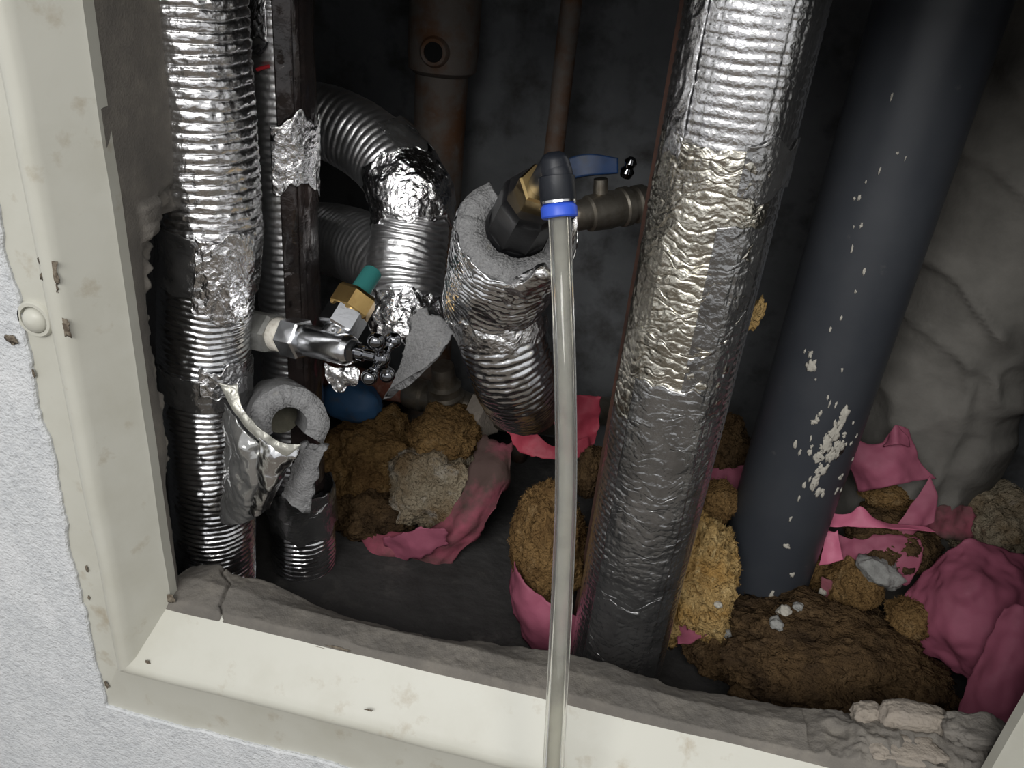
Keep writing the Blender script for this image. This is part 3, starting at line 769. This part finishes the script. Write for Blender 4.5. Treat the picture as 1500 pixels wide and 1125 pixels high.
sheet('film_strip', [[(322, 560, .078), (334, 564, .078), (348, 562, .080)], [(340, 596, .072), (346, 597, .071), (354, 594, .073)], [(364, 630, .064), (369, 628, .063), (377, 624, .064)], [(398, 658, .057), (404, 653, .056), (412, 648, .058)], [(420, 668, .055), (429, 662, .055), (440, 652, .058)]],
      'film_edge', t, nu=24, nv=60, thick=.0009, wrinkle=.0016, wfreq=50, seed=2, ragged=.001)

# ------------------------------------------------------------------ front elbow with the cut foam end
t = thing('cut_elbow', 'foil wrapped pipe elbow cut open showing its grey foam end', 'pipe', P(750, 595, .2))
FC = P(757, 338, .140); FB = P(722, 440, .205)
uF = WP(757, 338, .14, 1)
sg = [np.append(mix(FC, FB, s), (91 - 8 * s) * uF) for s in (0, .25, .5, .75, 1.0, 1.12)]
refE = (0, 0, 1)
sweep('foam_shell', [np.append(p[:3], p[3] - .0012) for p in sg[:4]], 'foam', t, ns=40, nt=140, th=(22, 288), thick=.0235, ref=refE,
      disp=lambda S, T, B: 0.0006 * fbm(B * 60, 3), edge=lambda s, T, B: (1 - s) ** 3 * 0.0022 * fbm(B * 90, 3))
sweep('foil_sleeve', sg, 'foil', t, ns=160, nt=170, th=(20, 292), thick=.0010, ref=refE,
      disp=ribs(0.0075, 0.0030, 0.0009, wob=.005, seed=3), edge=lambda s, T, B: (1 - s) ** 4 * 0.004 * fbm(B * 70, 3))
ls = pts([(716, 425, .205, .0410), (730, 470, .200, .0425), (744, 520, .205, .0430), (756, 556, .222, .0430), (765, 578, .262, .0420), (772, 585, .31, .0400)])
sweep('lower_sleeve', ls, 'foil', t, ns=240, nt=110, disp=ribs(0.0062, 0.0024, 0.0008, seed=6))
sweep('crumpled_tape', pts([(720, 442, .198, .0445), (729, 466, .199, .0450), (735, 486, .201, .0440)]), 'foil_crumpled', t, ns=50, nt=120, thick=.001, disp=crumple(.0016, 60, 9), edge=lambda s, T, B: 0.008 * fbm(B * 60, 3))
sheet('foil_lip', [[(722, 412, .112), (752, 410, .098), (784, 388, .092), (816, 392, .100)], [(726, 424, .110), (756, 420, .090), (788, 404, .084), (818, 404, .096)], [(736, 440, .122), (765, 438, .104), (792, 424, .104), (812, 414, .112)]],
      'foil_crumpled', t, nu=70, nv=40, thick=.0008, wrinkle=.0035, wfreq=60, seed=7, ragged=.004)
sheet('foil_lip', [[(842, 300, .150), (845, 330, .138), (838, 368, .138), (826, 384, .140)], [(834, 306, .146), (838, 334, .134), (832, 362, .134), (822, 376, .138)]],
      'foil_crumpled', t, nu=50, nv=12, thick=.0008, wrinkle=.002, wfreq=60, seed=9)

# ------------------------------------------------------------------ hose adapter
t = thing('hose_adapter', 'black push fit hose elbow with brass nut plugged into the foam end', 'fitting', P(757, 350, .15))
K0 = P(751, 346, .152); K1 = P(785, 286, .092)
K = lambda s: mix(K0, K1, s)
uk = WP(765, 320, .125, 1)
lathe('coupling_flange', K(-.08), K(.28), [(0, 44 * uk), (.2, 48.5 * uk), (.85, 48.5 * uk), (1, 45 * uk)], 'black_plastic', t, n=56, auto=30)
lathe('coupling_nut', K(.24), K(.98), [(0, 47 * uk), (.8, 46 * uk), (.9, 45 * uk), (1, 41 * uk)], 'black_plastic', t, n=8, auto=20, rot=10)
lathe('coupling_core', K(-.5), K(.1), [(0, 30 * uk), (1, 38 * uk)], 'black_plastic', t, n=40)
hexprism('brass_nut', K(.92), K(1.24), 31 * uk, 'brass_bright', t, rot=15)
E1 = P(812, 245, .055)
EA = K(1.15)
ue = WP(812, 250, .075, 1)
sweep('elbow_body', [np.append(EA, 20 * ue), np.append(mix(EA, E1, .5), 21 * ue), np.append(mix(EA, E1, .92), 21.5 * ue), np.append(P(815, 250, .051), 22 * ue), np.append(P(817, 264, .049), 22 * ue)],
      'elbow_plastic', t, ns=40, nt=44)
lathe('elbow_dome', P(811, 222, .053), P(814, 250, .051), [(0, 8 * ue), (.12, 15 * ue), (.4, 20.5 * ue), (1, 22 * ue)], 'elbow_plastic', t, n=40, auto=60)
G0, G1 = P(815, 258, .051), P(818, 296, .045)
lathe('collet_barrel', G0, G1, [(0, 24 * ue), (.05, 26 * ue), (.95, 26 * ue), (1, 25 * ue)], 'elbow_plastic', t, n=48)
g = lambda s: mix(G0, G1, s)
lathe('metal_ring', g(.97), g(1.07), [(0, 25.8 * ue), (1, 25.8 * ue)], 'chrome', t, n=48)
lathe('release_collar', g(1.06), g(1.62), [(0, 21 * ue), (.15, 24.5 * ue), (.3, 26 * ue), (.9, 26 * ue), (1, 24 * ue), (1, 17 * ue), (0, 17 * ue)], 'blue_plastic', t, n=48, hole=True)

# ------------------------------------------------------------------ clear hose
hs = [tuple(g(.5)), tuple(g(1.6)), tuple(P(823, 400, .033)), tuple(P(828, 560, .004)), tuple(P(829, 720, -.025)), tuple(P(823, 880, -.06)), tuple(P(816, 1020, -.085)), tuple(P(809, 1150, -.105)), tuple(P(800, 1300, -.12))]
t = thing('clear_hose', 'clear plastic hose hanging from the blue collar out over the ledge', 'hose', P(816, 1125, -.1))
rh = WP(823, 400, .033, 16.5)
sweep('hose_wall', [np.append(p, rh) for p in hs], 'hose_clear', t, ns=160, nt=40, thick=.0028)
sweep('water_core', [np.append(p, rh - .0030) for p in hs], 'hose_water', t, ns=120, nt=28)

# ------------------------------------------------------------------ valves in the shadow
t = thing('ball_valve', 'dim metal ball valve with blue lever behind the hose elbow', 'valve', P(890, 340, .38))
V0, V1 = P(836, 318, .36), P(950, 296, .42)
uv_ = WP(890, 310, .39, 1)
lathe('valve_body', V0, V1, [(0, 20 * uv_), (.05, 22 * uv_), (.2, 22 * uv_), (.22, 26 * uv_), (.45, 28 * uv_), (.62, 26 * uv_), (.64, 29 * uv_), (.72, 29 * uv_), (.74, 24 * uv_), (.8, 24 * uv_), (.82, 28 * uv_), (.92, 28 * uv_), (1, 22 * uv_)], 'old_nickel', t, n=44, auto=30)
lathe('valve_stem', P(880, 300, .385), P(880, 262, .385), [(0, 12 * uv_), (1, 10 * uv_)], 'old_nickel', t, n=24)
hdl = sheet('lever', [[(822, 236, .37), (860, 226, .37), (905, 232, .375)], [(824, 266, .365), (860, 258, .362), (905, 254, .37)]], 'blue_handle', t, nu=30, nv=12, thick=.008, wrinkle=.001)
lathe('lever_screw', P(916, 258, .36), P(926, 232, .355), [(0, 8 * uv_), (.3, 10 * uv_), (.5, 6 * uv_), (.8, 9 * uv_), (1, 5 * uv_)], 'chrome_dark', t, n=20)
sweep('pipe_stub', [np.append(V1, 22 * uv_), np.append(V1 + (V1 - V0) * 1.0, 22 * uv_)], 'rusty_steel', t, ns=8, nt=32)

t = thing('tee_valve', 'dull nickel pipe tee lying above the insulation lumps', 'valve', P(655, 620, .5))
V0, V1 = P(598, 574, .50), P(716, 606, .47)
uv_ = WP(655, 590, .49, 1)
lathe('tee_body', V0, V1, [(0, 22 * uv_), (.06, 24 * uv_), (.2, 24 * uv_), (.23, 20 * uv_), (.35, 22 * uv_), (.55, 24 * uv_), (.8, 22 * uv_), (.82, 25 * uv_), (1, 25 * uv_)], 'old_nickel', t, n=44, auto=30)
lathe('tee_neck', P(654, 590, .47), P(648, 536, .46), [(0, 27 * uv_), (.25, 27 * uv_), (.3, 22 * uv_), (.5, 24 * uv_), (.55, 18 * uv_), (1, 16 * uv_)], 'old_nickel', t, n=40, auto=30)
hexprism('end_nut', P(700, 602, .468), P(722, 610, .455), 33 * uv_, 'mortar_pale', t, n=6, rot=20)
sweep('pipe_stub', [np.append(V0, 20 * uv_), np.append(P(520, 556, .51), 20 * uv_), np.append(P(440, 540, .52), 20 * uv_)], 'rust_red', t, ns=30, nt=30, disp=lambda S, T, B: .002 * fbm(B * 80, 3))
sweep('pipe_stub', [np.append(V1, 21 * uv_), np.append(P(790, 616, .50), 21 * uv_), np.append(P(900, 600, .60), 21 * uv_)], 'old_nickel', t, ns=30, nt=30, disp=lambda S, T, B: .002 * fbm(B * 80, 3))
o = blob('blue_cap', P(516, 588, .455), (WP(516, 588, .455, 46), .03, WP(516, 588, .455, 32)), 'blue_paint', None, sub=4, amp=.08, fine=.02, seed=3)
tag(o, 'worn blue valve cap at the back under the chrome valve', 'cap')

# ------------------------------------------------------------------ dried foam drip
o = blob('foam_drip', P(1106, 462, .20), (WP(1106, 462, .20, 10), .008, WP(1106, 462, .20, 26)), 'wool_bright', None, sub=4, amp=.3, fine=.08, seed=5, tilt=-.2)
tag(o, 'small tan drip of dried foam on the right side of the foil riser', 'foam')

# ------------------------------------------------------------------ insulation rubble on the shaft floor
def lump(px, py, y, wpx, hpx, m, label, seed, depth=None, amp=.26, fine=.055, group='insulation lumps on the shaft floor', tilt=0.0, rz=0.0, name='wool_lump', cat='insulation', freq=1.8):
    c = P(px, py, y)
    rx = WP(px, py, y, wpx); rz_ = WP(px, py, y, hpx)
    ry = depth if depth else (rx + rz_) / 2
    o = blob(name, c, (rx, ry, rz_), m, None, sub=6, amp=amp, fine=fine, freq=freq, seed=seed, floor=FLOOR + .0005, tilt=tilt, rotz=rz)
    me = o.data
    n = len(me.vertices); co = np.empty(n * 3); me.vertices.foreach_get('co', co); co = co.reshape(-1, 3)
    no = np.empty(n * 3); me.vertices.foreach_get('normal', no); no = no.reshape(-1, 3)
    g_ = np.random.default_rng(seed + 100)
    k = int(min(9000, 2000 + 900 * rx * rz_ / 0.0006))
    ix = g_.integers(0, n, k); ix = ix[no[ix, 2] > -0.6]
    p0 = co[ix]; nn = no[ix]
    tn = norm(np.cross(nn, g_.normal(size=nn.shape)))
    L_ = g_.uniform(.0015, .0065, (len(ix), 1))
    d1 = norm(nn * g_.uniform(.05, .5, (len(ix), 1)) + tn)
    d2 = norm(d1 + .9 * norm(g_.normal(size=nn.shape)))
    sdv = norm(np.cross(d1, g_.normal(size=nn.shape))) * g_.uniform(.0002, .0007, (len(ix), 1))
    q0 = p0 - nn * .0008; q1 = p0 + d1 * L_ * .5; q2 = q1 + d2 * L_ * .5
    Vv = np.stack([q0 - sdv, q0 + sdv, q1 + sdv * .8, q1 - sdv * .8, q2], 1).reshape(-1, 3)
    b_i = np.arange(len(ix)) * 5
    Ff = np.stack([b_i, b_i + 1, b_i + 2, b_i + 3], 1).tolist() + np.stack([b_i + 3, b_i + 2, b_i + 4], 1).tolist()
    Vv = Vv + np.array(o.location)
    Vv[:, 2] = np.maximum(Vv[:, 2], FLOOR + .0005)
    fo = mesh_obj('wool_fibres', Vv, Ff, m, o, smooth=False)
    fo['kind'] = 'stuff'
    return tag(o, label, cat, group)
lump(545, 672, .42, 72, 62, 'wool', 'orange brown mineral wool lump under the blue valve cap', 1, depth=.07)
lump(652, 640, .42, 52, 40, 'wool', 'tan mineral wool knob right below the nickel tee', 2, depth=.05)
lump(642, 712, .375, 66, 64, 'wool_grey', 'grey dusty wool heap between the brown lump and pink edge', 3, depth=.06)
lump(540, 762, .345, 66, 48, 'wool_brown', 'dark brown wool beside the lower end of the film pipe', 4, depth=.05)
o = sheet('pink_film', [[(470, 735, .35), (510, 765, .315), (570, 782, .30), (640, 768, .31), (688, 705, .34), (708, 640, .39)], [(480, 790, .34), (520, 812, .295), (580, 815, .28), (662, 785, .29), (716, 712, .325), (732, 650, .38)], [(490, 825, .33), (530, 845, .305), (590, 848, .292), (678, 810, .30), (734, 728, .335), (752, 648, .39)]],
          'pink_dusty', nu=80, nv=40, wrinkle=.007, wfreq=25, seed=1, ragged=.006)
tag(o, 'dirty pink film wrapped under the wool heap on the left', 'film', 'pink film pieces')
o = sheet('pink_film', [[(560, 790, .280), (600, 778, .272), (650, 770, .278)], [(575, 825, .285), (615, 815, .275), (655, 795, .28)]], 'pink_film', nu=30, nv=20, wrinkle=.004, wfreq=30, seed=8, ragged=.006)
tag(o, 'small clean pink patch low on the left wool heap', 'film', 'pink film pieces')
def ribbon(rows, m, label, seed=0, wr=.004, nu=50, nv=24, rg=.003, thick=.0012):
    o = sheet('pink_film', rows, m, nu=nu, nv=nv, wrinkle=wr, wfreq=32, seed=seed, ragged=rg, thick=thick)
    return tag(o, label, 'film', 'pink film pieces')
ribbon([[(712, 592, .40), (745, 592, .40), (775, 622, .40), (815, 655, .40), (862, 640, .42)], [(722, 612, .395), (742, 630, .39), (762, 660, .39), (815, 674, .39), (866, 668, .41)]], 'pink_red', 'red pink film ribbon looping out below the cut elbow', 3)
ribbon([[(800, 560, .46), (840, 575, .45), (880, 580, .46)], [(806, 610, .45), (840, 625, .44), (878, 625, .45)], [(836, 655, .42), (856, 660, .42), (870, 650, .43)]], 'pink_red', 'crumpled red pink film behind the clear hose', 4, wr=.01)
# roll behind the hose
lump(805, 800, .24, 52, 110, 'wool', 'upright yellow wool roll behind the clear hose', 6, depth=.05, amp=.15, tilt=.08)
ribbon([[(752, 800, .225), (768, 850, .185), (810, 890, .175), (862, 905, .19)], [(748, 850, .22), (762, 890, .18), (810, 930, .17), (862, 950, .19)], [(752, 900, .22), (770, 940, .185), (815, 970, .178), (862, 985, .19)]], 'pink_film', 'pink film sleeve around the wool roll behind the hose', 5)
# between foil riser and drain
lump(1008, 850, .25, 62, 100, 'wool_bright', 'pale yellow fluffy wool between the foil riser and drain pipe', 8, depth=.045, amp=.28, fine=.12)
lump(1046, 735, .33, 30, 30, 'wool', 'round brown wool ball left of the drain pipe', 9, depth=.03, amp=.15)
lump(1062, 650, .44, 30, 42, 'wool_brown', 'dark wool tuft high up behind the foil riser', 10, depth=.04)
lump(868, 690, .36, 22, 36, 'wool_brown', 'sliver of brown wool left of the steel angle', 27, depth=.03)
ribbon([[(1022, 688, .40), (1050, 686, .40), (1092, 682, .41)], [(1022, 716, .385), (1050, 718, .38), (1092, 720, .39)]], 'pink_film', 'pink film scrap above the round wool ball', 6)
ribbon([[(995, 905, .215), (1012, 905, .212), (1030, 912, .215)], [(990, 945, .21), (1012, 945, .205), (1035, 930, .21)]], 'pink_film', 'pink scrap at the foot of the pale fluffy wool', 7, nu=20, nv=16)
# right pile
lump(1215, 975, .215, 160, 66, 'wool_brown', 'wide dark brown wool mat in front of the drain pipe foot', 11, depth=.09, amp=.2, freq=2.6)
lump(1060, 940, .25, 60, 45, 'wool_brown', 'brown wool clump at the left foot of the drain pipe', 12, depth=.05)
lump(1185, 815, .37, 30, 75, 'wool', 'narrow orange wool strip along the right side of drain pipe', 13, depth=.03, tilt=.25)
lump(1252, 855, .32, 36, 42, 'wool', 'orange wool piece under the grey plaster lump', 14, depth=.04, amp=.18)
lump(1300, 722, .42, 42, 20, 'wool', 'brown wool strip tucked under the eared pink film', 15, depth=.03, amp=.15)
lump(1448, 765, .43, 56, 50, 'wool_grey', 'dusty tan wool clump by the right shaft wall', 16, depth=.06)
lump(1328, 905, .27, 26, 26, 'wool', 'small wool tuft touching the large pink sheet', 17, depth=.025)
lump(1300, 790, .37, 60, 40, 'wool_brown', 'brown wool bed beneath the pink strips', 19, depth=.06)
ribbon([[(1240, 634, .40), (1268, 650, .395), (1292, 648, .395), (1312, 624, .395), (1330, 628, .40)], [(1242, 680, .39), (1275, 686, .375), (1310, 684, .375), (1352, 680, .39)], [(1258, 720, .39), (1290, 714, .37), (1325, 708, .37), (1368, 700, .39)]], 'pink_film', 'eared pink film sheet standing against the cloth wrapped pipe', 10, rg=.001)
ribbon([[(1300, 650, .39), (1312, 622, .388), (1330, 640, .39)], [(1296, 654, .386), (1314, 650, .376), (1334, 655, .386)]], 'pink_film', 'folded ear tip of the standing pink film', 18, rg=.001, nu=20, nv=12, thick=.002)
ribbon([[(1198, 738, .355), (1222, 752, .350), (1245, 752, .348), (1262, 742, .348), (1290, 765, .345), (1360, 772, .35)], [(1194, 772, .345), (1225, 772, .335), (1260, 772, .335), (1310, 775, .335), (1372, 778, .345)]], 'pink_bright', 'bright pink film strip stretched right of the drain pipe', 11, wr=.002, rg=.001)
ribbon([[(1362, 698, .385), (1375, 730, .37), (1368, 765, .36)], [(1345, 725, .375), (1352, 750, .36), (1345, 775, .355)], [(1310, 775, .35), (1320, 782, .345), (1330, 786, .345)]], 'pink_film', 'curled pink film loop joining the bright strip', 12, rg=.001)
ribbon([[(1360, 745, .39), (1395, 740, .40), (1425, 742, .41)], [(1350, 785, .375), (1385, 790, .38), (1425, 785, .39)]], 'pink_dusty', 'faded pink film running back to the tan wool clump', 13, wr=.008)
ribbon([[(1210, 778, .335), (1222, 780, .334), (1226, 778, .335)], [(1206, 800, .325), (1220, 802, .322), (1230, 800, .325)], [(1200, 828, .315), (1215, 826, .312), (1236, 820, .315)]], 'pink_bright', 'bright pink tab hanging down from the stretched strip', 14, nu=24, nv=24, rg=.001, wr=.002)
ribbon([[(1225, 780, .350), (1260, 790, .338), (1300, 784, .34), (1350, 790, .34)], [(1222, 812, .335), (1262, 815, .322), (1310, 822, .318), (1352, 806, .325)], [(1232, 826, .33), (1270, 836, .318), (1320, 860, .305), (1345, 835, .315)]], 'pink_film', 'crumpled pink film under the bright strip', 15, wr=.006)
ribbon([[(1344, 845, .315), (1390, 800, .315), (1430, 786, .32), (1500, 815, .33), (1560, 850, .34)], [(1325, 900, .285), (1390, 868, .262), (1440, 860, .255), (1510, 890, .265), (1570, 920, .28)], [(1335, 945, .265), (1395, 935, .235), (1450, 940, .228), (1510, 960, .235), (1570, 985, .25)], [(1400, 985, .235), (1430, 1000, .215), (1465, 1010, .205), (1510, 1020, .21), (1570, 1040, .22)]],
       'pink_film', 'large dusky pink film sheet filling the right corner', 16, nu=80, nv=60, wr=.006)
ribbon([[(1470, 890, .215), (1500, 885, .21), (1560, 890, .215)], [(1430, 975, .185), (1475, 975, .17), (1550, 980, .175)], [(1395, 1070, .155), (1450, 1072, .14), (1520, 1080, .145)]], 'pink_film', 'dark pink fold dropping behind the right end of the ledge', 17, nu=50, nv=50, wr=.004)
ribbon([[(1180, 868, .30), (1190, 868, .30)], [(1174, 888, .292), (1188, 890, .29)]], 'pink_bright', 'tiny pink scrap beside the foot of the drain pipe', 19, nu=10, nv=10, rg=.001)
ribbon([[(1205, 845, .315), (1222, 850, .31)], [(1198, 880, .305), (1216, 885, .30)]], 'pink_dusty', 'faded pink sliver over the orange wool strip', 20, nu=14, nv=14, rg=.002)
bpy.context.view_layer.update()
DG = bpy.context.evaluated_depsgraph_get()
def pebble(px, py, y, r, m, label, seed, name='pebble', rx=1.0):
    hit = scene.ray_cast(DG, Vector(CAM), Vector(ray(px, py)).normalized())      # rest on whatever lies there
    c = np.array(hit[1]) if hit[0] else P(px, py, y)
    w = WP(px, py, c[1], r)
    c = c + np.array([0, -.35, .35]) * w
    o = blob(name, c, (w * rx, w, w * .8), m, None, sub=4, amp=.3, fine=.06, seed=seed, freq=1.6, tilt=-.4 if rx > 1.2 else 0)
    tag(o, label, 'rubble', 'rubble bits in the shaft')
pebble(1288, 838, .285, 22, 'stone_grey', 'grey plaster lump resting among the pink film', 1, 'plaster_lump', 1.5)
pebble(1147, 896, .262, 10, 'plaster_fleck', 'white pebble at the foot of the drain pipe', 2)
pebble(1136, 914, .250, 10, 'stone_grey', 'grey pebble below the white one at the drain foot', 3)
pebble(1168, 889, .268, 7, 'stone_grey', 'tiny grey pebble right of the white pebble', 4)
pebble(1066, 928, .225, 8, 'stone_grey', 'flat grey crumb on the left brown clump', 5, rx=1.6)
pebble(1052, 886, .245, 6, 'plaster_fleck', 'pale crumb left of the drain pipe foot', 6)
pebble(1204, 868, .285, 6, 'plaster_fleck', 'pale crumb over the pink sliver', 7)

for o in bpy.data.objects:
    if '_o' in o: del o['_o']
